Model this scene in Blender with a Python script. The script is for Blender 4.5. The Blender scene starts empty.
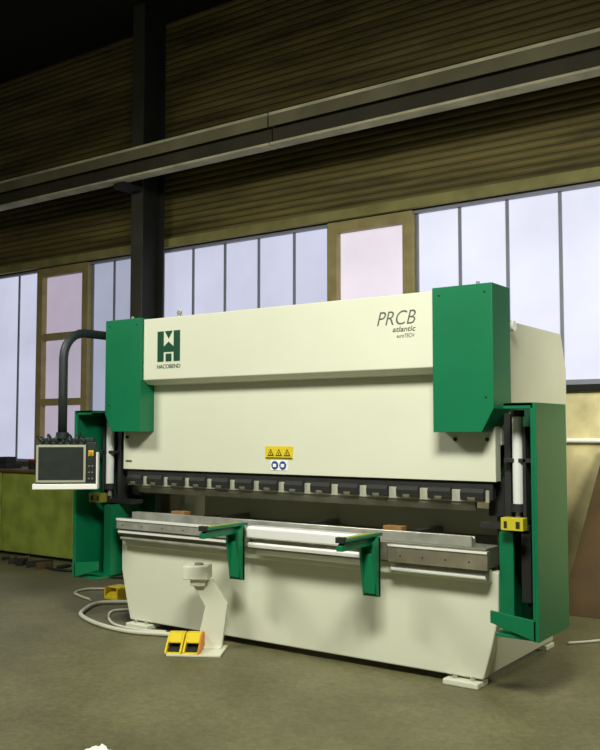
import bpy, bmesh, math, random
from mathutils import Matrix, Vector
random.seed(4)
scene=bpy.context.scene
COL=scene.collection
try:
    scene.view_settings.view_transform='Standard'
except Exception: pass

# ---------------------------------------------------------------- materials
def s2l(c):
    return tuple(((v/255)/12.92 if v/255<=0.04045 else ((v/255+0.055)/1.055)**2.4) for v in c)
def mat(name,rgb,rough=0.5,metal=0.0,var=0.12,scale=3.0,bump=0.0,bscale=60):
    m=bpy.data.materials.new(name); m.use_nodes=True
    nt=m.node_tree; b=nt.nodes['Principled BSDF']
    c=s2l(rgb)
    tc=nt.nodes.new('ShaderNodeTexCoord')
    n=nt.nodes.new('ShaderNodeTexNoise'); n.inputs['Scale'].default_value=scale; n.inputs['Detail'].default_value=6
    nt.links.new(tc.outputs['Object'],n.inputs['Vector'])
    r=nt.nodes.new('ShaderNodeValToRGB')
    r.color_ramp.elements[0].position=0.3; r.color_ramp.elements[1].position=0.7
    r.color_ramp.elements[0].color=(*[v*(1-var) for v in c],1)
    r.color_ramp.elements[1].color=(*[min(1,v*(1+var)) for v in c],1)
    nt.links.new(n.outputs['Fac'],r.inputs['Fac'])
    nt.links.new(r.outputs['Color'],b.inputs['Base Color'])
    b.inputs['Roughness'].default_value=rough; b.inputs['Metallic'].default_value=metal
    if bump:
        n2=nt.nodes.new('ShaderNodeTexNoise'); n2.inputs['Scale'].default_value=bscale; n2.inputs['Detail'].default_value=4
        nt.links.new(tc.outputs['Object'],n2.inputs['Vector'])
        bp=nt.nodes.new('ShaderNodeBump'); bp.inputs['Strength'].default_value=bump; bp.inputs['Distance'].default_value=0.01
        nt.links.new(n2.outputs['Fac'],bp.inputs['Height']); nt.links.new(bp.outputs['Normal'],b.inputs['Normal'])
    return m
M_WHITE=mat('cream_paint',(220,222,203),0.36,var=0.03,scale=1.5)
M_WHITE2=mat('cream_paint_shaded',(198,200,180),0.5,var=0.05,scale=2)  # darker copy of the cream paint, side-face shade put into the colour
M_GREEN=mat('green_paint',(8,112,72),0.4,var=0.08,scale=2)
M_DGREEN=mat('shaded_green_paint',(8,70,44),0.6,var=0.1)  # darker copy of the green paint, guard interior shade in the colour
M_BLACK=mat('black_steel',(32,33,32),0.7,var=0.2,scale=8)
M_DARK=mat('dark_recess',(22,24,20),0.8,var=0.2)
M_STEEL=mat('ground_steel',(186,186,178),0.28,metal=0.5,var=0.2,scale=9)
M_STEEL2=mat('dull_table_steel',(136,134,118),0.35,metal=0.5,var=0.2,scale=8)
M_STEEL3=mat('brownish_steel',(150,144,124),0.35,metal=0.5,var=0.25,scale=7)
M_BRIGHT=mat('polished_steel_painted_sheen',(255,255,253),0.12,metal=0.2,var=0.03,scale=4)  # near-white base colour stands in for window reflections on the steel
M_CHROME=mat('silver_cylinder_paint',(236,238,236),0.25,metal=0.1,var=0.03)
M_GREYP=mat('grey_paint',(120,122,112),0.5,var=0.1)
M_PALE=mat('pale_metal',(190,190,172),0.4,metal=0.2,var=0.1)
M_YELLOW=mat('yellow_plastic',(228,202,40),0.5,var=0.08)
M_YELLOWD=mat('dull_yellow_plastic',(200,186,44),0.5,var=0.1)
M_YELLOWO=mat('dark_yellow_plastic',(120,120,40),0.5,var=0.1)
M_ORANGE=mat('orange_red_pedal',(210,130,36),0.5,var=0.1)
M_RED=mat('red_plastic',(150,44,24),0.4,var=0.05)
M_BLUE=mat('blue_print',(40,70,140),0.5,var=0.05)
M_WHITEP=mat('white_plastic',(252,252,248),0.4,var=0.02)
M_SCREEN=mat('screen_glass',(52,58,54),0.2,var=0.15,scale=10)
M_PRINTG=mat('green_print',(6,70,44),0.5,var=0.03)
M_PRINTK=mat('grey_print',(92,98,88),0.5,var=0.03)
M_WOOD=mat('raw_wood',(150,110,60),0.7,var=0.2,scale=12)
M_FRAMEW=mat('pale_window_wood',(160,146,98),0.6,var=0.2,scale=5)
M_COLUMN=mat('dark_painted_column',(26,27,24),0.7,var=0.25,scale=3)
M_COLUMN2=mat('lighter_column_flange',(60,60,50),0.7,var=0.25,scale=3)  # front flange, lighter than the rest of the column
M_LINTEL=mat('lintel_timber',(140,134,82),0.7,var=0.25,scale=3)
M_RAIL=mat('dusty_lit_beam',(192,188,154),0.65,var=0.3,scale=2.5)  # pale dusty flange tone, with the lit top painted in
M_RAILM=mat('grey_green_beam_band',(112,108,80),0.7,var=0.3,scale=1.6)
M_RAILD=mat('shaded_beam_web',(56,52,36),0.7,var=0.35,scale=1.6)  # web shadow below the flange painted into the colour
M_OLIVE=mat('olive_green_sheet',(140,154,62),0.6,var=0.3,scale=3.5)
M_CABLE=mat('pale_cable',(204,204,188),0.5,var=0.08)
M_MULL=mat('grey_mullion',(140,142,156),0.5,var=0.1)
M_PLY=mat('mottled_plywood',(226,214,162),0.7,var=0.28,scale=3.5)
M_LOWWALL=mat('dirty_render',(74,72,48),0.85,var=0.25,scale=1.5,bump=0.3)
M_BROWN=mat('brown_board',(92,72,42),0.7,var=0.25,scale=3)
M_CEIL=mat('near_black_ceiling',(14,12,10),0.9,var=0.2)  # plain near-black colour for ceiling and roof beams
M_BLACKR=mat('black_rubber',(36,46,46),0.5,var=0.1)

def floor_mat():
    m=bpy.data.materials.new('worn_concrete'); m.use_nodes=True
    nt=m.node_tree; b=nt.nodes['Principled BSDF']; L=nt.links
    tc=nt.nodes.new('ShaderNodeTexCoord')
    def noise(s,d,r=0.55):
        n=nt.nodes.new('ShaderNodeTexNoise'); n.inputs['Scale'].default_value=s; n.inputs['Detail'].default_value=d; n.inputs['Roughness'].default_value=r
        L.new(tc.outputs['Object'],n.inputs['Vector']); return n
    a=noise(0.9,9,0.62); f=noise(26,9,0.75)
    r1=nt.nodes.new('ShaderNodeValToRGB'); r1.color_ramp.elements[0].position=0.32; r1.color_ramp.elements[1].position=0.7
    r1.color_ramp.elements[0].color=(*s2l((96,94,66)),1); r1.color_ramp.elements[1].color=(*s2l((126,122,90)),1)
    L.new(a.outputs['Fac'],r1.inputs['Fac'])
    r2=nt.nodes.new('ShaderNodeValToRGB'); r2.color_ramp.elements[0].position=0.32; r2.color_ramp.elements[1].position=0.72
    r2.color_ramp.elements[0].color=(0.66,0.66,0.64,1); r2.color_ramp.elements[1].color=(1.22,1.22,1.16,1)
    L.new(f.outputs['Fac'],r2.inputs['Fac'])
    mx=nt.nodes.new('ShaderNodeMixRGB'); mx.blend_type='MULTIPLY'; mx.inputs[0].default_value=1
    L.new(r1.outputs[0],mx.inputs[1]); L.new(r2.outputs[0],mx.inputs[2])
    L.new(mx.outputs[0],b.inputs['Base Color']); b.inputs['Roughness'].default_value=0.5
    bp=nt.nodes.new('ShaderNodeBump'); bp.inputs['Strength'].default_value=0.2; bp.inputs['Distance'].default_value=0.01
    L.new(f.outputs['Fac'],bp.inputs['Height']); L.new(bp.outputs['Normal'],b.inputs['Normal'])
    return m
M_FLOOR=floor_mat()

def clad_mat(name,c0,c1):
    m=bpy.data.materials.new(name); m.use_nodes=True
    nt=m.node_tree; b=nt.nodes['Principled BSDF']; L=nt.links
    tc=nt.nodes.new('ShaderNodeTexCoord'); mp=nt.nodes.new('ShaderNodeMapping'); mp.inputs['Scale'].default_value=(0.35,1,3.2)
    L.new(tc.outputs['Object'],mp.inputs['Vector'])
    n=nt.nodes.new('ShaderNodeTexNoise'); n.inputs['Scale'].default_value=1.3; n.inputs['Detail'].default_value=8; n.inputs['Roughness'].default_value=0.65
    L.new(mp.outputs[0],n.inputs['Vector'])
    r=nt.nodes.new('ShaderNodeValToRGB'); r.color_ramp.elements[0].position=0.35; r.color_ramp.elements[1].position=0.65
    r.color_ramp.elements[0].color=(*s2l(c0),1); r.color_ramp.elements[1].color=(*s2l(c1),1)
    L.new(n.outputs['Fac'],r.inputs['Fac']); L.new(r.outputs[0],b.inputs['Base Color']); b.inputs['Roughness'].default_value=0.6
    return m
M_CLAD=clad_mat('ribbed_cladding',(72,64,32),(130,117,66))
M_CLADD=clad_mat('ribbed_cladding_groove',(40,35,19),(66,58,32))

def pane_mat(name,rgb,strength):
    m=bpy.data.materials.new(name); m.use_nodes=True
    nt=m.node_tree; b=nt.nodes['Principled BSDF']; L=nt.links
    tc=nt.nodes.new('ShaderNodeTexCoord'); n=nt.nodes.new('ShaderNodeTexNoise'); n.inputs['Scale'].default_value=0.9; n.inputs['Detail'].default_value=3
    L.new(tc.outputs['Object'],n.inputs['Vector'])
    r=nt.nodes.new('ShaderNodeValToRGB'); c=s2l(rgb); r.color_ramp.elements[0].position=0.3; r.color_ramp.elements[1].position=0.7
    r.color_ramp.elements[0].color=(*[v*0.88 for v in c],1); r.color_ramp.elements[1].color=(*[min(1,v*1.08) for v in c],1)
    L.new(n.outputs['Fac'],r.inputs['Fac']); L.new(r.outputs[0],b.inputs['Emission Color']); b.inputs['Emission Strength'].default_value=strength
    b.inputs['Base Color'].default_value=(*[v*0.25 for v in c],1); b.inputs['Roughness'].default_value=0.4
    return m
M_PANE=pane_mat('frosted_pane_backlit',(221,223,242),0.98)
M_PANE_M=pane_mat('frosted_pane_medium',(200,202,224),0.97)
M_PANE_D=pane_mat('frosted_pane_dim',(168,172,194),0.9)
M_PANE_P=pane_mat('pinkish_pane',(230,221,233),0.97)
M_PANE_PD=pane_mat('dim_pink_pane',(180,170,188),0.92)

# ---------------------------------------------------------------- builders
WLOC={}
class B:
    def __init__(s): s.bm=bmesh.new(); s.mats=[]
    def mi(s,m):
        if m not in s.mats: s.mats.append(m)
        return s.mats.index(m)
    def faces(s,vs,fs,m):
        k=s.mi(m); v=[s.bm.verts.new(p) for p in vs]
        for f in fs:
            fc=s.bm.faces.new([v[i] for i in f]); fc.material_index=k
        return s
    def box(s,x0,x1,y0,y1,z0,z1,m):
        x0,x1=min(x0,x1),max(x0,x1)
        vs=[(x0,y0,z0),(x1,y0,z0),(x1,y1,z0),(x0,y1,z0),(x0,y0,z1),(x1,y0,z1),(x1,y1,z1),(x0,y1,z1)]
        return s.faces(vs,[(0,3,2,1),(4,5,6,7),(0,1,5,4),(1,2,6,5),(2,3,7,6),(3,0,4,7)],m)
    def prism(s,poly,axis,a,b,m):
        def P(p,t):
            return {'x':(t,p[0],p[1]),'y':(p[0],t,p[1]),'z':(p[0],p[1],t)}[axis]
        n=len(poly); vs=[P(p,a) for p in poly]+[P(p,b) for p in poly]
        fs=[tuple(range(n)),tuple(range(2*n-1,n-1,-1))]+[(i,i+n,(i+1)%n+n,(i+1)%n) for i in range(n)]
        return s.faces(vs,fs,m)
    def cyl(s,c,r,h,axis,m,n=20,r2=None):
        r2=r if r2 is None else r2
        vs=[];
        for t,rr in ((0,r),(h,r2)):
            for i in range(n):
                a=2*math.pi*i/n; u,v=rr*math.cos(a),rr*math.sin(a)
                p={'z':(u,v,t),'x':(t,u,v),'y':(u,t,v)}[axis]
                vs.append((c[0]+p[0],c[1]+p[1],c[2]+p[2]))
        fs=[tuple(range(n)),tuple(range(2*n-1,n-1,-1))]+[(i,i+n,(i+1)%n+n,(i+1)%n) for i in range(n)]
        return s.faces(vs,fs,m)
    def tube(s,pts,r,m,n=10):
        P=[Vector(p) for p in pts]; rings=[]; k=s.mi(m)
        up=Vector((0.13,0.21,0.97)).normalized()
        for i,p in enumerate(P):
            t=(P[min(i+1,len(P)-1)]-P[max(i-1,0)]).normalized()
            ref=up if abs(t.dot(up))<0.95 else Vector((1,0.1,0))
            if i==0: a=t.cross(ref).normalized()
            else:
                a=(prev-t*prev.dot(t)).normalized()
            prev=a; b=t.cross(a)
            rings.append([s.bm.verts.new(p+r*(a*math.cos(2*math.pi*j/n)+b*math.sin(2*math.pi*j/n))) for j in range(n)])
        for i in range(len(rings)-1):
            for j in range(n):
                f=s.bm.faces.new((rings[i][j],rings[i][(j+1)%n],rings[i+1][(j+1)%n],rings[i+1][j])); f.material_index=k; f.smooth=True
        for rg in (rings[0],rings[-1]):
            f=s.bm.faces.new(rg); f.material_index=k
        return s
    def xf(s,M):
        bmesh.ops.transform(s.bm,matrix=M,verts=s.bm.verts[:]); return s
    def done(s,name,parent=None,bevel=0.0,label=None,category=None,kind=None,group=None,seg=2):
        bmesh.ops.recalc_face_normals(s.bm,faces=s.bm.faces[:])
        xs=[v.co for v in s.bm.verts]
        lo=Vector([min(v[i] for v in xs) for i in range(3)]); hi=Vector([max(v[i] for v in xs) for i in range(3)])
        o=Vector(((lo.x+hi.x)/2,(lo.y+hi.y)/2,lo.z))
        bmesh.ops.translate(s.bm,vec=-o,verts=s.bm.verts[:])
        me=bpy.data.meshes.new(name); s.bm.to_mesh(me); s.bm.free()
        for m in s.mats: me.materials.append(m)
        ob=bpy.data.objects.new(name,me); COL.objects.link(ob)
        WLOC[ob]=o
        if parent:
            ob.parent=parent; ob.location=o-WLOC[parent]
        else: ob.location=o
        if bevel:
            md=ob.modifiers.new('bevel','BEVEL'); md.width=bevel; md.segments=seg; md.limit_method='ANGLE'; md.angle_limit=math.radians(40)
            md.harden_normals=False
        meta(ob,label,category,kind,group)
        return ob
def meta(ob,label=None,category=None,kind=None,group=None):
    if label: ob['label']=label
    if category: ob['category']=category
    if kind: ob['kind']=kind
    if group: ob['group']=group
def empty(name,loc,label,category,parent=None,group=None):
    e=bpy.data.objects.new(name,None); COL.objects.link(e); e.empty_display_size=0.2
    WLOC[e]=Vector(loc); e.location=WLOC[e]-(WLOC[parent] if parent else Vector((0,0,0)))
    if parent: e.parent=parent
    meta(e,label,category,None,group); return e
def text(name,body,loc,size,m,parent,width=None,shear=0.0,offset=0.0,label=None):
    cu=bpy.data.curves.new(name,'FONT'); cu.body=body; cu.size=size; cu.extrude=0.0015; cu.shear=shear; cu.offset=offset
    cu.align_x='CENTER'
    t=bpy.data.objects.new(name+'_tmp',cu); COL.objects.link(t)
    dg=bpy.context.evaluated_depsgraph_get(); dg.update()
    me=bpy.data.meshes.new_from_object(t.evaluated_get(dg)); bpy.data.objects.remove(t)
    w=max(v.co.x for v in me.vertices)-min(v.co.x for v in me.vertices)
    sx=(width/w) if width else 1
    me.transform(Matrix.Rotation(math.radians(90),4,'X')@Matrix.Diagonal((sx,1,1,1)))
    me.materials.clear(); me.materials.append(m)
    ob=bpy.data.objects.new(name,me); COL.objects.link(ob)
    WLOC[ob]=Vector(loc); ob.parent=parent; ob.location=WLOC[ob]-WLOC[parent]
    if label: ob['label']=label
    return ob
def smooth_path(pts,n=8):
    P=[Vector(p) for p in pts]; out=[]
    for i in range(len(P)-1):
        p0=P[max(i-1,0)];p1=P[i];p2=P[i+1];p3=P[min(i+2,len(P)-1)]
        for k in range(n):
            t=k/n
            out.append(0.5*((2*p1)+(-p0+p2)*t+(2*p0-5*p1+4*p2-p3)*t*t+(-p0+3*p1-3*p2+p3)*t**3))
    out.append(P[-1]); return out

# ---------------------------------------------------------------- setting
WY=8.5
B().box(-22,5,-5,WY+0.3,-0.1,0,M_FLOOR).done('floor',kind='structure')
b=B()
z=3.99
while z<7.0:
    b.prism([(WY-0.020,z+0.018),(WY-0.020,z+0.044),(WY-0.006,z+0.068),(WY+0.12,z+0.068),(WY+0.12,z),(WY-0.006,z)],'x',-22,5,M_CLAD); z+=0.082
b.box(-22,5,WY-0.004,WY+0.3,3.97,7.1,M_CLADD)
b.box(-22,-6.3,WY,WY+0.3,0,1.1,M_LOWWALL)
b.box(-6.3,5,WY,WY+0.3,0,2.0,M_PLY)
b.box(-22,-13.5,WY,WY+0.3,1.1,3.97,M_LOWWALL)
b.box(-1.4,5,WY,WY+0.3,2.0,3.97,M_LOWWALL)
b.done('wall_back',kind='structure')
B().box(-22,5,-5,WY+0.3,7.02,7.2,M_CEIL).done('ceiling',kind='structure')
for i,xx in enumerate((-16.5,-12.3)):
    B().box(xx-.1,xx+.1,-4.8,WY-0.05,6.75,6.79,M_CEIL).box(xx-.015,xx+.015,-4.8,WY-0.05,6.79,7.02,M_CEIL).done('trim_%d'%(4+i),kind='structure')
B().box(-6.3,5,WY-0.06,WY+0.0,1.97,2.03,M_DARK).done('trim_1',kind='structure',bevel=0.005)
B().box(-13.5,-6.3,WY-0.1,WY+0.0,1.06,1.14,M_LOWWALL).done('trim_2',kind='structure',bevel=0.005)
B().box(-22,5,WY-0.09,WY-0.03,3.97,4.08,M_LINTEL).done('trim_3',kind='structure',bevel=0.005)

wn=[0]
def window(edges,z0,z1,pm):
    wn[0]+=1
    b=B()
    for i in range(len(edges)-1):
        b.box(edges[i]+0.01,edges[i+1]-0.01,WY+0.06,WY+0.08,z0,z1,pm[i%len(pm)])
    for e in edges:
        b.box(e-0.017,e+0.017,WY+0.045,WY+0.1,z0,z1,M_MULL)
    b.box(edges[0]-0.02,edges[-1]+0.02,WY+0.0,WY+0.1,z0,z0+0.05,M_MULL)
    b.box(edges[0]-0.02,edges[-1]+0.02,WY+0.0,WY+0.1,z1-0.03,z1,M_MULL)
    return b.done('window_%d'%wn[0],kind='structure')
def woodwindow(x0,x1,z0,z1,pm,bars):
    wn[0]+=1
    b=B(); f=0.12
    b.box(x0,x0+f,WY-0.03,WY+0.1,z0,z1,M_FRAMEW); b.box(x1-f,x1,WY-0.03,WY+0.1,z0,z1,M_FRAMEW)
    b.box(x0+f,x1-f,WY-0.03,WY+0.1,z1-f,z1,M_FRAMEW); b.box(x0+f,x1-f,WY-0.03,WY+0.1,z0,z0+f,M_FRAMEW)
    for zb in bars: b.box(x0+f,x1-f,WY-0.01,WY+0.09,zb-0.05,zb+0.05,M_FRAMEW)
    b.box(x0+f,x1-f,WY+0.06,WY+0.08,z0+f,z1-f,pm)
    return b.done('window_%d'%wn[0],kind='structure')
window([-13.4,-12.87,-12.33,-11.8,-11.27,-10.78],1.12,3.96,[M_PANE_M,M_PANE_M])
woodwindow(-10.755,-9.65,1.12,3.96,M_PANE_PD,[2.95,2.0])
window([-9.63,-9.2,-8.75,-8.3],1.12,3.96,[M_PANE_D])
window([-8.27,-7.74,-7.207,-6.67,-6.137,-5.65],1.12,3.96,[M_PANE_M])
woodwindow(-5.61,-4.52,2.03,3.96,M_PANE_P,[])
window([-4.5,-4.0,-3.476,-2.93,-2.38,-1.84,-1.4],2.03,3.96,[M_PANE])

b=B()
b.box(-8.21,-8.02,7.9,7.92,0,7.02,M_COLUMN2).box(-8.21,-8.02,8.28,8.3,0,7.02,M_COLUMN).box(-8.14,-8.12,7.92,8.28,0,7.02,M_COLUMN)
b.box(-8.21,-8.02,7.60,7.9,4.58,4.64,M_COLUMN)
b.box(-8.3,-7.95,7.85,8.35,0,0.03,M_COLUMN)
b.done('steel_column',label='dark painted steel column with bracket standing before the wall',category='column')
b=B()
for x0,x1 in ((-20,-5.72),(-5.70,4)):
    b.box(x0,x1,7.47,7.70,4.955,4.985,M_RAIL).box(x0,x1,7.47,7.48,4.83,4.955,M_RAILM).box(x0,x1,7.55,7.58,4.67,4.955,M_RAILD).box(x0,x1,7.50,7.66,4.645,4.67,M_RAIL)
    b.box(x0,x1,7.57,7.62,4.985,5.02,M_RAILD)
b.done('crane_runway_beam',label='long dusty grey steel crane runway beam along the wall',category='beam')
B().tube([(-6.2,8.46,1.5),(-1.0,8.46,1.5)],0.022,M_WHITEP).done('wall_conduit',label='white cable conduit fixed along the plywood wall',category='pipe')

# ---------------------------------------------------------------- press brake
MX=-3.895
PB=empty('press_brake',(MX,5.9,0),'large cream and green hydraulic press brake on concrete floor','machine')
def X(v): return MX+v

b=B()
b.prism([(X(-1.66),.72),(X(1.66),.72),(X(1.655),.45),(X(1.60),.22),(X(1.55),.05),(X(-1.55),.05),(X(-1.60),.22),(X(-1.655),.45)],'y',5.28,5.36,M_WHITE)
b.box(X(-1.48),X(1.48),5.36,5.6,.05,.72,M_WHITE2)
b.box(X(-1.60),X(1.62),5.23,5.282,.655,.735,M_WHITE)
b.done('bed',PB,bevel=0.008)
for sx in (-1,1):
    b=B()
    a,c=X(sx*1.48),X(sx*1.535)
    prof=[(5.36,.05),(6.57,.05),(6.6,1.3),(6.6,2.1),(6.4,2.28),(5.36,2.28),(5.36,1.30),(5.75,1.26),(5.85,1.15),(5.85,.95),(5.78,.86),(5.36,.74)]
    b.prism(prof,'x',min(a,c),max(a,c),M_WHITE2)
    b.done('side_frame',PB,bevel=0.005)
b=B()
prof=[(5.38,1.5),(6.62,1.5),(6.62,2.05),(6.52,2.31),(5.38,2.31)]
b.prism(prof,'x',X(1.535),X(1.65),M_WHITE2).prism(prof,'x',X(-1.65),X(-1.535),M_WHITE2)
b.box(X(-1.48),X(1.48),5.42,6.6,2.25,2.31,M_WHITE2).box(X(-1.48),X(1.48),6.56,6.6,1.6,2.25,M_DARK)
b.done('upper_housing',PB,bevel=0.006)
b=B()
b.box(X(-1.65),X(1.65),5.28,5.36,1.275,2.2,M_WHITE)
for lx in (-1.60,1.38,1.60):
    b.cyl((X(lx),5.262,1.54),0.012,0.02,'y',M_BLACK,12)
b.box(X(-1.62),X(-1.55),5.275,5.281,1.335,1.35,M_PRINTK)
b.done('ram',PB,bevel=0.004)
b=B()
b.prism([(5.15,2.49),(5.15,2.0),(5.20,1.965),(5.28,1.96),(5.44,1.96),(5.44,2.49)],'x',X(-1.30),X(1.30),M_WHITE)
b.done('top_cover',PB,bevel=0.006)
for lx in (-1.05,):
    B().cyl((X(lx),5.3,2.49),0.02,0.03,'z',M_STEEL,12).cyl((X(lx),5.292,2.54),0.024,0.016,'y',M_STEEL,14).done('eye_bolt',PB,bevel=0.003)
for sx in (-1,1):
    b=B()
    poly=[(X(sx*1.302),2.503),(X(sx*1.71),2.503),(X(sx*1.71),1.73),(X(sx*1.63),1.585),(X(sx*1.302),1.585)]
    b.prism(poly,'y',5.12,5.40,M_GREEN)
    for lx,zz in ((1.66,2.45),(1.66,1.8),(1.35,2.45)):
        b.cyl((X(sx*lx),5.115,zz),0.007,0.008,'y',M_BLACK,10)
    b.done('cylinder_cover',PB,bevel=0.007,label='green sheet steel cover over hydraulic cylinder')
    B().cyl((X(sx*1.55),5.27,2.503),0.022,0.02,'z',M_GREEN,12).cyl((X(sx*1.55),5.27,2.523),0.012,0.02,'z',M_STEEL,10).done('vent_plug',PB)
B().cyl((X(1.65),5.5,2.27),0.035,0.05,'x',M_WHITEP,16).done('side_cap',PB)
b=B()
b.box(X(-1.60),X(1.62),5.18,5.42,.745,.87,M_STEEL2)
b.done('table',PB,bevel=0.004,label='ground steel die table')
b=B()
b.box(X(-1.57),X(-.31),5.135,5.178,.80,.885,M_STEEL)
b.box(X(-1.57),X(-.31),5.15,5.178,.765,.79,M_BRIGHT)
b.box(X(-1.57),X(-.31),5.128,5.136,.865,.885,M_BRIGHT)
for i in range(6):
    b.cyl((X(-1.5+i*0.22),5.132,.83),0.006,0.008,'y',M_BLACK,8)
b.done('front_rail',PB,bevel=0.002,label='dull steel front rail with bolts')
b=B()
b.prism([(5.178,.91),(5.085,.91),(5.062,.895),(5.062,.835),(5.08,.825),(5.178,.825)],'x',X(-.16),X(.82),M_BRIGHT)
b.box(X(-.16),X(.82),5.10,5.178,.795,.825,M_STEEL2)
b.prism([(5.178,.795),(5.09,.795),(5.072,.785),(5.078,.76),(5.178,.76)],'x',X(-.16),X(.82),M_BRIGHT)
b.done('front_rail',PB,bevel=0.003,label='polished bright steel front rail section')
b=B()
b.box(X(.96),X(1.65),5.135,5.178,.745,.86,M_STEEL3)
b.box(X(.96),X(1.65),5.128,5.136,.845,.86,M_BRIGHT)
for i in range(4):
    b.cyl((X(1.05+i*0.16),5.132,.79),0.006,0.008,'y',M_BLACK,8)
b.done('front_rail',PB,bevel=0.002,label='brownish dull steel front rail with bolts')
b=B()
b.cyl((X(-.16),5.19,.715),0.02,0.95,'x',M_WHITEP,12).cyl((X(.96),5.19,.70),0.022,0.66,'x',M_WHITEP,12).cyl((X(-1.57),5.19,.72),0.014,1.25,'x',M_STEEL,12)
b.done('guide_rod',PB)
b=B()
b.prism([(5.24,.87),(5.24,.93),(5.262,.93),(5.27,.915),(5.278,.93),(5.30,.93),(5.30,.87)],'x',X(-1.5),X(1.5),M_STEEL)
b.done('bottom_die',PB,bevel=0.001)
b=B()
b.prism([(5.295,1.16),(5.295,1.125),(5.325,1.085),(5.332,1.125),(5.335,1.16)],'x',X(-1.5),X(1.5),M_STEEL2)
b.box(X(-1.62),X(1.62),5.30,5.35,1.16,1.273,M_BLACK)
b.box(X(-1.60),X(1.60),5.285,5.302,1.145,1.22,M_PALE)
b.done('upper_punch',PB)
b=B()
b.prism([(5.285,1.235),(5.258,1.23),(5.245,1.205),(5.25,1.16),(5.285,1.155)],'x',X(-.08),X(.08),M_BLACK)
b.prism([(5.25,1.162),(5.245,1.178),(5.234,1.174),(5.24,1.155)],'x',X(-.025),X(.025),M_STEEL2)
c0=b.done('tool_clamp',PB,bevel=0.003)
base=c0.location.copy()
for i in range(14):
    lx=-1.5+i*(3.0/13)
    if i==0: c0.location=base+Vector((lx,0,0)); continue
    c=c0.copy(); COL.objects.link(c); c.location=base+Vector((lx,0,0))
b=B()
b.box(X(-1.4),X(1.4),6.0,6.08,.78,.85,M_GREYP)
b.box(X(-1.4),X(1.4),6.02,6.06,.85,1.04,M_WHITE2)
for lx in (-.9,.0,.9):
    b.box(X(lx-.03),X(lx+.03),5.62,6.0,.85,.90,M_GREYP)
b.done('back_gauge',PB,bevel=0.003)
for lx in (-.23,.89):
    b=B()
    b.prism([(5.05,.86),(4.66,.855),(4.66,.885),(4.70,.905),(5.05,.905)],'x',X(lx-.022),X(lx+.022),M_GREEN)
    b.box(X(lx-.04),X(lx+.04),4.68,5.12,.912,.93,M_GREEN)
    pr=[(5.058,.912),(4.985,.88),(4.985,.80),(5.02,.60),(5.03,.53),(5.058,.53)]
    b.prism(pr,'x',X(lx-.058),X(lx-.04),M_GREEN)
    b.prism(pr,'x',X(lx+.04),X(lx+.058),M_GREEN)
    b.box(X(lx-.058),X(lx+.058),5.038,5.060,.53,.912,M_GREEN)
    b.box(X(lx-.04),X(lx+.04),5.015,5.04,.55,.80,M_GREEN)
    b.box(X(lx-.03),X(lx+.03),4.66,4.70,.905,.94,M_BLACK)
    b.box(X(lx-.01),X(lx+.01),4.74,5.08,.93,.934,M_YELLOWD)
    b.done('support_arm',PB,bevel=0.003,label='green front sheet support arm')
for sx in (-1,1):
    for yy in (5.22,6.42):
        b=B()
        b.box(X(sx*1.42-.12),X(sx*1.42+.12),yy,yy+.16,0,.035,M_WHITE)
        b.cyl((X(sx*1.42-.06),yy+.06,.035),.02,.025,'z',M_STEEL,6).cyl((X(sx*1.42+.06),yy+.06,.035),.02,.025,'z',M_STEEL,6)
        b.box(X(sx*1.42-.03),X(sx*1.42+.03),yy+.09,yy+.16,.035,.07,M_WHITE)
        b.done('leveling_foot',PB,bevel=0.006)
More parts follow.
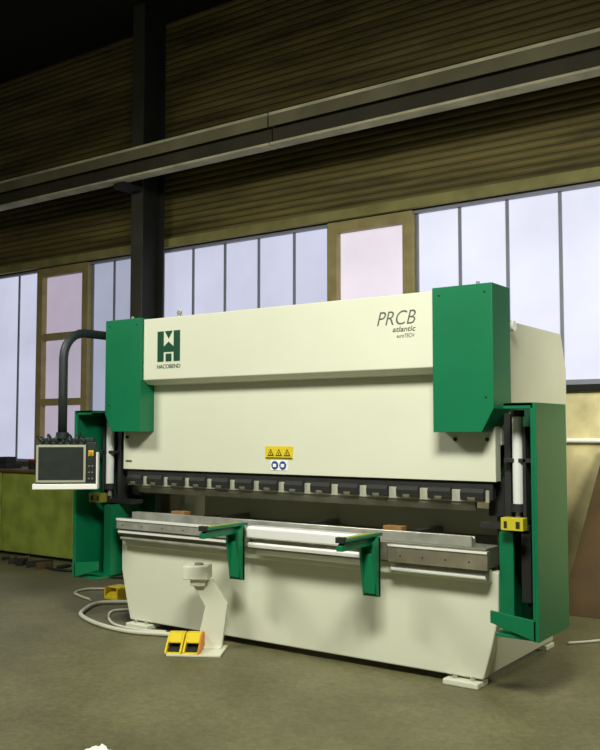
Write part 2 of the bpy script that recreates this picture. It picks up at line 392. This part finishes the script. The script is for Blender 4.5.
for sx in (-1,1):
    def bx(b,l0,l1,y0,y1,z0,z1,m):
        a,c=X(sx*l0),X(sx*l1); b.box(min(a,c),max(a,c),y0,y1,z0,z1,m)
    b=B()
    bx(b,1.98,2.0,5.05,5.57,.38,1.76,M_GREEN)
    bx(b,1.965,1.98,5.05,5.07,.38,1.76,M_GREEN)
    bx(b,1.80,1.98,5.05,5.07,1.725,1.76,M_GREEN)
    bx(b,1.80,1.98,5.05,5.57,1.74,1.76,M_GREEN)
    b.prism([(X(sx*1.70),.46),(X(sx*1.70),.53),(X(sx*1.98),.50),(X(sx*1.98),.38)],'y',5.05,5.07,M_GREEN)
    bx(b,1.72,1.98,5.07,5.57,.38,.40,M_GREEN)
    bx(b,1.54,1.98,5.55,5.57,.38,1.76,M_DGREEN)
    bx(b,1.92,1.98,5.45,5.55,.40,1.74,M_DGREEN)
    bx(b,1.70,1.79,5.20,5.22,.40,.98,M_GREEN)
    bx(b,1.70,1.72,5.22,5.55,.40,.98,M_GREEN)
    b.done('side_guard',PB,bevel=0.003,label='green sheet steel side guard frame')
    b=B()
    c=(X(sx*1.80),5.27)
    b.cyl((c[0],c[1],1.14),.033,.56,'z',M_CHROME,20).cyl((c[0],c[1],1.10),.045,.05,'z',M_BLACK,20).cyl((c[0],c[1],1.68),.042,.04,'z',M_BLACK,20)
    b.cyl((c[0],c[1],1.02),.018,.09,'z',M_STEEL,14)
    bx(b,1.70,1.74,5.30,5.38,.99,1.70,M_BLACK)
    bx(b,1.84,1.86,5.24,5.34,1.05,1.62,M_BLACK)
    bx(b,1.72,1.90,5.24,5.34,1.40,1.425,M_BLACK)
    bx(b,1.54,1.86,5.28,5.40,.985,1.02,M_BLACK)
    bx(b,1.54,1.84,5.42,5.54,1.05,1.3,M_BLACK)
    bx(b,1.80,1.86,5.30,5.38,.55,.985,M_BLACK)
    b.done('guide_cylinder',PB,bevel=0.002,label='silver white cylinder on black bracket')
    b=B()
    for k,(o,zz) in enumerate(((1.88,.5),(1.92,.62),(1.85,.72))):
        b.tube(smooth_path([(X(sx*o),5.42,1.60),(X(sx*(o+.02)),5.36,1.25),(X(sx*(o-.03)),5.38,.95),(X(sx*(o+.01)),5.42,zz+.15),(X(sx*(o-.10)),5.48,zz)],6),.013,M_BLACKR,8)
    b.done('hydraulic_hose',PB,label='bundle of black hoses')
    b=B(); ym=M_YELLOWD if sx>0 else M_YELLOWO
    bx(b,1.745,1.885,5.12,5.19,1.0,1.075,ym); bx(b,1.765,1.785,5.115,5.12,1.015,1.055,M_BLACK); bx(b,1.84,1.865,5.115,5.12,1.015,1.055,M_BLACK)
    bx(b,1.75,1.82,5.19,5.24,1.0,1.05,M_BLACK)
    b.done('light_sensor',PB,bevel=0.003,label='yellow safety sensor block')
SX=-.03
b=B()
b.box(X(SX-.125),X(SX+.125),5.276,5.281,1.385,1.48,M_YELLOW)
for i in range(3):
    cx=X(SX-.075+.075*i)
    b.prism([(cx-.028,1.41),(cx+.028,1.41),(cx,1.46)],'y',5.273,5.277,M_BLACK)
    b.prism([(cx-.018,1.416),(cx+.018,1.416),(cx,1.449)],'y',5.271,5.274,M_YELLOW)
    b.box(cx-.003,cx+.003,5.269,5.272,1.42,1.437,M_BLACK)
b.box(X(SX-.12),X(SX+.12),5.272,5.277,1.392,1.398,M_BLACK)
b.done('warning_sticker',PB,label='yellow warning sticker with black triangles')
b=B()
b.box(X(SX-.075),X(SX+.075),5.276,5.281,1.305,1.378,M_WHITEP)
for cx in (-.036,.036):
    b.cyl((X(SX+cx),5.273,1.341),.031,.004,'y',M_BLUE,20); b.box(X(SX+cx-.014),X(SX+cx+.014),5.270,5.274,1.328,1.352,M_WHITEP)
b.done('instruction_sticker',PB,label='two round blue mandatory sign stickers')
b=B()
ex,ez=X(-1.02),2.26
def q(pts): b.prism([(ex+p[0],ez+p[1]) for p in pts],'y',5.146,5.151,M_PRINTG)
q([(-.12,-.12),(-.055,-.12),(-.055,.12),(-.12,.12)])
q([(.055,-.12),(.12,-.12),(.12,.12),(.055,.12)])
q([(-.055,-.045),(.055,-.045),(.055,-.005),(.0,.035),(-.055,-.005)])
q([(-.04,.12),(.04,.12),(.0,.06)])
q([(-.03,-.12),(.03,-.12),(.03,-.06),(-.03,-.06)])
b.done('emblem',PB,label='dark green block letter H emblem')
text('emblem_lettering','HACOBEND',(ex,5.149,2.085),.045,M_PRINTG,PB,width=.25)
text('model_lettering','PRCB',(X(1.015),5.149,2.29),.135,M_PRINTK,PB,width=.29,shear=0.3,offset=-0.0013)
text('series_lettering','atlantic',(X(1.08),5.149,2.243),.05,M_PRINTK,PB,width=.17,shear=0.2,offset=0.0002)
text('subtitle_lettering','euroTECH',(X(1.09),5.149,2.203),.036,M_PRINTK,PB,width=.13,shear=0.3,offset=-0.0003)

px_,py_=-5.745,4.80
ZT=2.40
arm=[(-5.5,5.62,ZT),(-5.68,5.62,ZT),(-5.75,5.55,ZT),(-5.75,5.05,ZT)]
for i in range(7):
    a=i/6*math.pi/2
    arm.append((px_,5.02-.22*math.sin(a),ZT-.22+.22*math.cos(a)))
arm+= [(px_,4.80,1.9),(px_,4.80,1.58)]
b=B(); b.tube(arm,0.036,M_BLACKR,14)
b.cyl((px_,4.80,1.53),.05,.05,'z',M_BLACKR,16)
b.box(-5.56,-5.44,5.5,5.72,2.31,2.44,M_BLACKR)
b.done('swing_arm',PB,label='dark bent tube swing arm')
PEN=empty('control_pendant',(px_,py_,1.12),None,None,PB)
R=Matrix.Translation((px_+.012,py_+.008,0))@Matrix.Rotation(math.radians(40),4,'Z')
b=B(); b.box(-.215,.26,-.03,.05,1.16,1.50,M_BLACKR); b.box(-.20,.24,-.02,.05,1.50,1.535,M_BLACKR)
b.xf(R).done('housing',PEN,bevel=0.006)
b=B()
for i in range(7):
    x=-.18+.055*i; h=.012*((i*7)%3)
    b.tube([(x,.06,1.46),(x+.005,.045,1.53+h),(x+.03*((i%3)-1),.0,1.545+h),(x+.01,-.03,1.52+h/2),(x+.02,-.035,1.49)],.012,M_BLACKR,8)
b.xf(R).done('cable_bunch',PEN)
b=B(); b.box(-.21,.18,-.042,-.03,1.18,1.48,M_PALE); b.box(-.192,.162,-.046,-.041,1.20,1.462,M_SCREEN)
b.xf(R).done('screen',PEN,bevel=0.002,label='dark grey monitor screen with pale bezel')
b=B(); b.box(-.235,.275,-.05,.06,1.125,1.168,M_WHITEP); b.box(.262,.275,-.04,.05,1.168,1.42,M_WHITEP)
b.xf(R).done('tray',PEN,bevel=0.004,label='white edge tray under the monitor')
b=B(); b.box(.20,.24,-.038,-.03,1.39,1.435,M_YELLOW); b.cyl((.22,-.055,1.412),.014,.02,'y',M_ORANGE,14)
b.xf(R).done('emergency_button',PEN,label='orange emergency stop on yellow plate')
b=B(); b.box(.19,.25,-.036,-.03,1.19,1.36,M_BLACK)
for k in range(6): b.cyl((.206+.027*(k%2),-.044,1.21+.05*(k//2)),.007,.012,'y',M_GREYP,10)
b.xf(R).done('keypad',PEN)

for i,(lx,h) in enumerate(((-1.08,.075),(.88,.08))):
    B().box(X(lx-.07),X(lx+.07),5.33,5.41,.872,.872+h,M_WOOD).done('wood_block',bevel=0.003,label='small raw wood block lying on the steel table',category='wood block',group='wood blocks on the table')

# ---------------------------------------------------------------- foot pedal stand
FP=empty('foot_pedal_stand',(-4.40,4.98,0),'cream foot pedal console with yellow pedals standing before machine','foot pedal')
R=Matrix.Translation((-4.40,4.98,0))@Matrix.Rotation(math.radians(30),4,'Z')
b=B(); b.box(-.22,.17,-.18,.13,0,.014,M_WHITE); b.xf(R).done('base_plate',FP,bevel=0.003)
b=B()
b.prism([(-.05,.012),(.14,.012),(.18,.33),(.07,.50),(-.10,.50),(.015,.31)],'y',.04,.09,M_WHITE)
b.box(-.05,.14,.0,.10,.012,.03,M_WHITE)
b.xf(R).done('post',FP,bevel=0.006,label='bent cream sheet steel post')
b=B(); b.box(-.14,.05,-.03,.13,.51,.61,M_WHITE); b.box(-.09,.02,0.0,.12,.46,.51,M_WHITE)
b.cyl((-.035,.05,.61),.035,.015,'z',M_GREYP,14)
b.xf(R).done('handle_box',FP,bevel=0.012)
for i,ox in enumerate((-.235,-.105)):
    b=B()
    side=[(-.17,.012),(-.17,.03),(-.10,.085),(-.03,.135),(.03,.135),(.05,.10),(.05,.012)]
    b.prism(side,'x',ox,ox+.014,M_YELLOW); b.prism(side,'x',ox+.106,ox+.12,M_ORANGE if i else M_YELLOW)
    b.prism([(-.10,.074),(-.03,.118),(.03,.118),(.03,.135),(-.03,.135),(-.10,.086)],'x',ox+.014,ox+.106,M_YELLOW)
    b.box(ox+.012,ox+.108,.03,.05,.012,.11,M_YELLOW)
    b.box(ox+.012,ox+.108,-.17,.03,.012,.022,M_YELLOW)
    b.xf(R).done('pedal_housing',FP,bevel=0.004,label='yellow pedal guard')
    b=B(); b.prism([(-.14,.024),(-.14,.034),(.01,.06),(.01,.03)],'x',ox+.018,ox+.102,M_BLACK)
    b.xf(R).done('pedal',FP,bevel=0.003,label='dark pedal tread')
FS=empty('foot_switch',(-6.40,6.05,0),'small yellow foot switch lying on the floor','foot switch')
B().box(-6.50,-6.32,5.96,6.14,0,.03,M_YELLOW).box(-6.50,-6.485,5.96,6.14,.03,.11,M_YELLOW).box(-6.335,-6.32,5.96,6.14,.03,.11,M_YELLOW).box(-6.485,-6.335,6.0,6.14,.10,.115,M_YELLOW).done('shell',FS,bevel=0.004)
B().prism([(5.97,.03),(5.97,.05),(6.12,.075),(6.12,.03)],'x',-6.475,-6.345,M_YELLOW).done('pedal',FS)
def cable(pts,r,m,label,name='floor_cable'):
    B().tube(smooth_path([(p[0],p[1],r+0.001+(p[2] if len(p)>2 else 0)) for p in pts]),r,m,10).done(name,label=label,category='cable')
cable([(-4.70,5.15,.0),(-4.88,5.17),(-5.22,5.06),(-5.60,5.095),(-6.0,5.25),(-6.17,5.43),(-6.3,5.70),(-6.14,5.9),(-5.9,6.0),(-5.6,6.1)],.018,M_CABLE,'pale grey corrugated cable looping over the floor')
cable([(-5.0,5.24,.0),(-5.25,5.17),(-5.55,5.20),(-5.85,5.42),(-5.95,5.62),(-5.7,5.8)],.011,M_CABLE,'thin pale cable lying in a loop beside machine')
cable([(-6.3,6.25),(-6.6,6.35),(-6.95,6.2),(-6.9,5.95),(-6.5,5.8)],.012,M_CABLE,'thin pale cable on the floor beside foot switch')
cable([(-2.3,6.7),(-2.1,7.0),(-2.2,7.3),(-1.9,7.6),(-1.4,7.7)],.010,M_CABLE,'thin pale cable lying on the floor behind machine')
cable([(-8.6,6.9),(-8.2,6.8),(-7.8,6.9),(-7.4,6.8),(-7.1,6.9)],.014,M_BLACKR,'black cable lying on the floor beside cabinets')

# ---------------------------------------------------------------- background furniture
for i,(x0,x1) in enumerate(((-11.2,-9.95),(-9.93,-8.55))):
    C=empty('steel_cabinet',((x0+x1)/2,7.6,0),'low olive green steel cabinet standing against the wall','cabinet',group='low olive cabinets')
    B().box(x0,x1,7.32,7.95,.04,1.06,M_OLIVE).box(x0+.03,x1-.03,7.36,7.9,0,.04,M_DARK).done('body',C,bevel=0.01)
    B().box(x0,x1,7.28,7.98,1.06,1.09,M_BROWN).done('top',C,bevel=0.004)
B().box(-10.3,-10.02,7.45,7.7,1.09,1.16,M_BLACK).box(-10.25,-10.08,7.5,7.65,1.16,1.24,M_BLACK).done('tool_box',bevel=0.01,label='small black tool box on the green cabinet',category='tool box')
b=B(); b.cyl((-9.6,7.55,1.09),.06,.11,'z',M_DARK,16).cyl((-9.6,7.55,1.20),.065,.02,'z',M_RED,16)
b.done('tin_can',label='dark tin can with red lid on cabinet',category='can')
B().box(-9.45,-9.0,7.45,7.75,1.09,1.20,M_DARK).box(-9.35,-9.1,7.5,7.7,1.20,1.26,M_BLACK).done('tool_case',bevel=0.012,label='dark tool case lying on the green cabinet',category='tool box')
B().box(-10.75,-10.5,7.45,7.8,1.09,1.17,M_BROWN).box(-10.72,-10.52,7.48,7.75,1.17,1.20,M_RED).done('carton',bevel=0.005,label='flat brown carton on the green cabinet',category='box')
random.seed(21)
for k in range(14):
    cx=-9.95+k*.125+random.uniform(-.03,.03); cy=7.0+random.uniform(-.2,.16); w_=random.uniform(.05,.12); h_=random.uniform(.02,.07)
    R=Matrix.Translation((cx,cy,0))@Matrix.Rotation(random.uniform(0,3),4,'Z')
    B().prism([(-w_,-w_*.4),(w_*.9,-w_*.5),(w_,w_*.3),(0,w_*.55),(-w_*.8,w_*.35)],'z',0,h_,(M_BROWN,M_BLACK,M_DARK)[k%3]).xf(R).done('scrap_offcut',bevel=0.003,label='small dark scrap offcut on the floor by the cabinets',category='scrap',group='scrap offcuts on the floor')
b=B()
vs=[(-2.72,7.75,0),(-1.9,7.75,0),(-1.9,8.41,1.46),(-2.50,8.41,1.46),(-2.72,7.79,0),(-1.9,7.79,0),(-1.9,8.45,1.44),(-2.50,8.45,1.44)]
b.faces(vs,[(0,1,2,3),(7,6,5,4),(0,4,5,1),(1,5,6,2),(2,6,7,3),(3,7,4,0)],M_BROWN)
b.done('leaning_board',bevel=0.004,label='tall brown board leaning against the plywood wall',category='board')
def crumple(cx,cy,sx,sy,h,m,seed):
    b=B(); random.seed(seed); n=7; vs=[];fs=[]
    for i in range(n):
        for j in range(n):
            vs.append((cx+sx*(i/(n-1)-.5)+random.uniform(-.01,.01),cy+sy*(j/(n-1)-.5)+random.uniform(-.01,.01),max(.004,random.uniform(0,h)*(1-abs(i-3)/4))))
    for i in range(n-1):
        for j in range(n-1): fs.append((i*n+j,(i+1)*n+j,(i+1)*n+j+1,i*n+j+1))
    b.faces(vs,fs,m); return b
crumple(-3.47,3.14,.11,.10,.03,M_WHITEP,9).done('paper_scrap',label='crumpled white paper scrap lying on the floor',category='paper')

# ---------------------------------------------------------------- light
w=bpy.data.worlds.new('world'); scene.world=w; w.use_nodes=True
w.node_tree.nodes['Background'].inputs[0].default_value=(0.8,0.82,0.66,1); w.node_tree.nodes['Background'].inputs[1].default_value=0.12
def area(name,loc,target,sx,sy,e,col,spread=180):
    l=bpy.data.lights.new(name,'AREA'); l.shape='RECTANGLE'; l.size=sx; l.size_y=sy; l.energy=e; l.color=col; l.spread=math.radians(spread)
    o=bpy.data.objects.new(name,l); COL.objects.link(o); o.location=loc
    o.rotation_euler=(Vector(target)-Vector(loc)).to_track_quat('-Z','Y').to_euler(); return o
area('hall_and_fill_lamp',(-1.2,1.8,4.7),(-3.6,5.2,0.5),1.6,0.8,158,(1.0,1.0,0.86),130)
area('hall_and_fill_lamp',(-6.5,1.8,4.9),(-6.0,5.2,0.3),1.6,0.8,95,(1.0,1.0,0.86),130)
area('hall_and_fill_lamp',(0.2,6.2,3.4),(-1.6,8.5,0.9),1.0,0.6,60,(1.0,0.98,0.82),130)  # added fill lamp to brighten the right wall, no visible source

# ---------------------------------------------------------------- camera
cam=bpy.data.cameras.new('camera'); co=bpy.data.objects.new('camera',cam); COL.objects.link(co)
cam.sensor_fit='VERTICAL'; cam.sensor_height=36; cam.lens=896/750*36
co.location=(0,0,1.6); co.rotation_euler=(math.radians(93.5),0,math.radians(35.3))
cam.clip_end=200
scene.camera=co
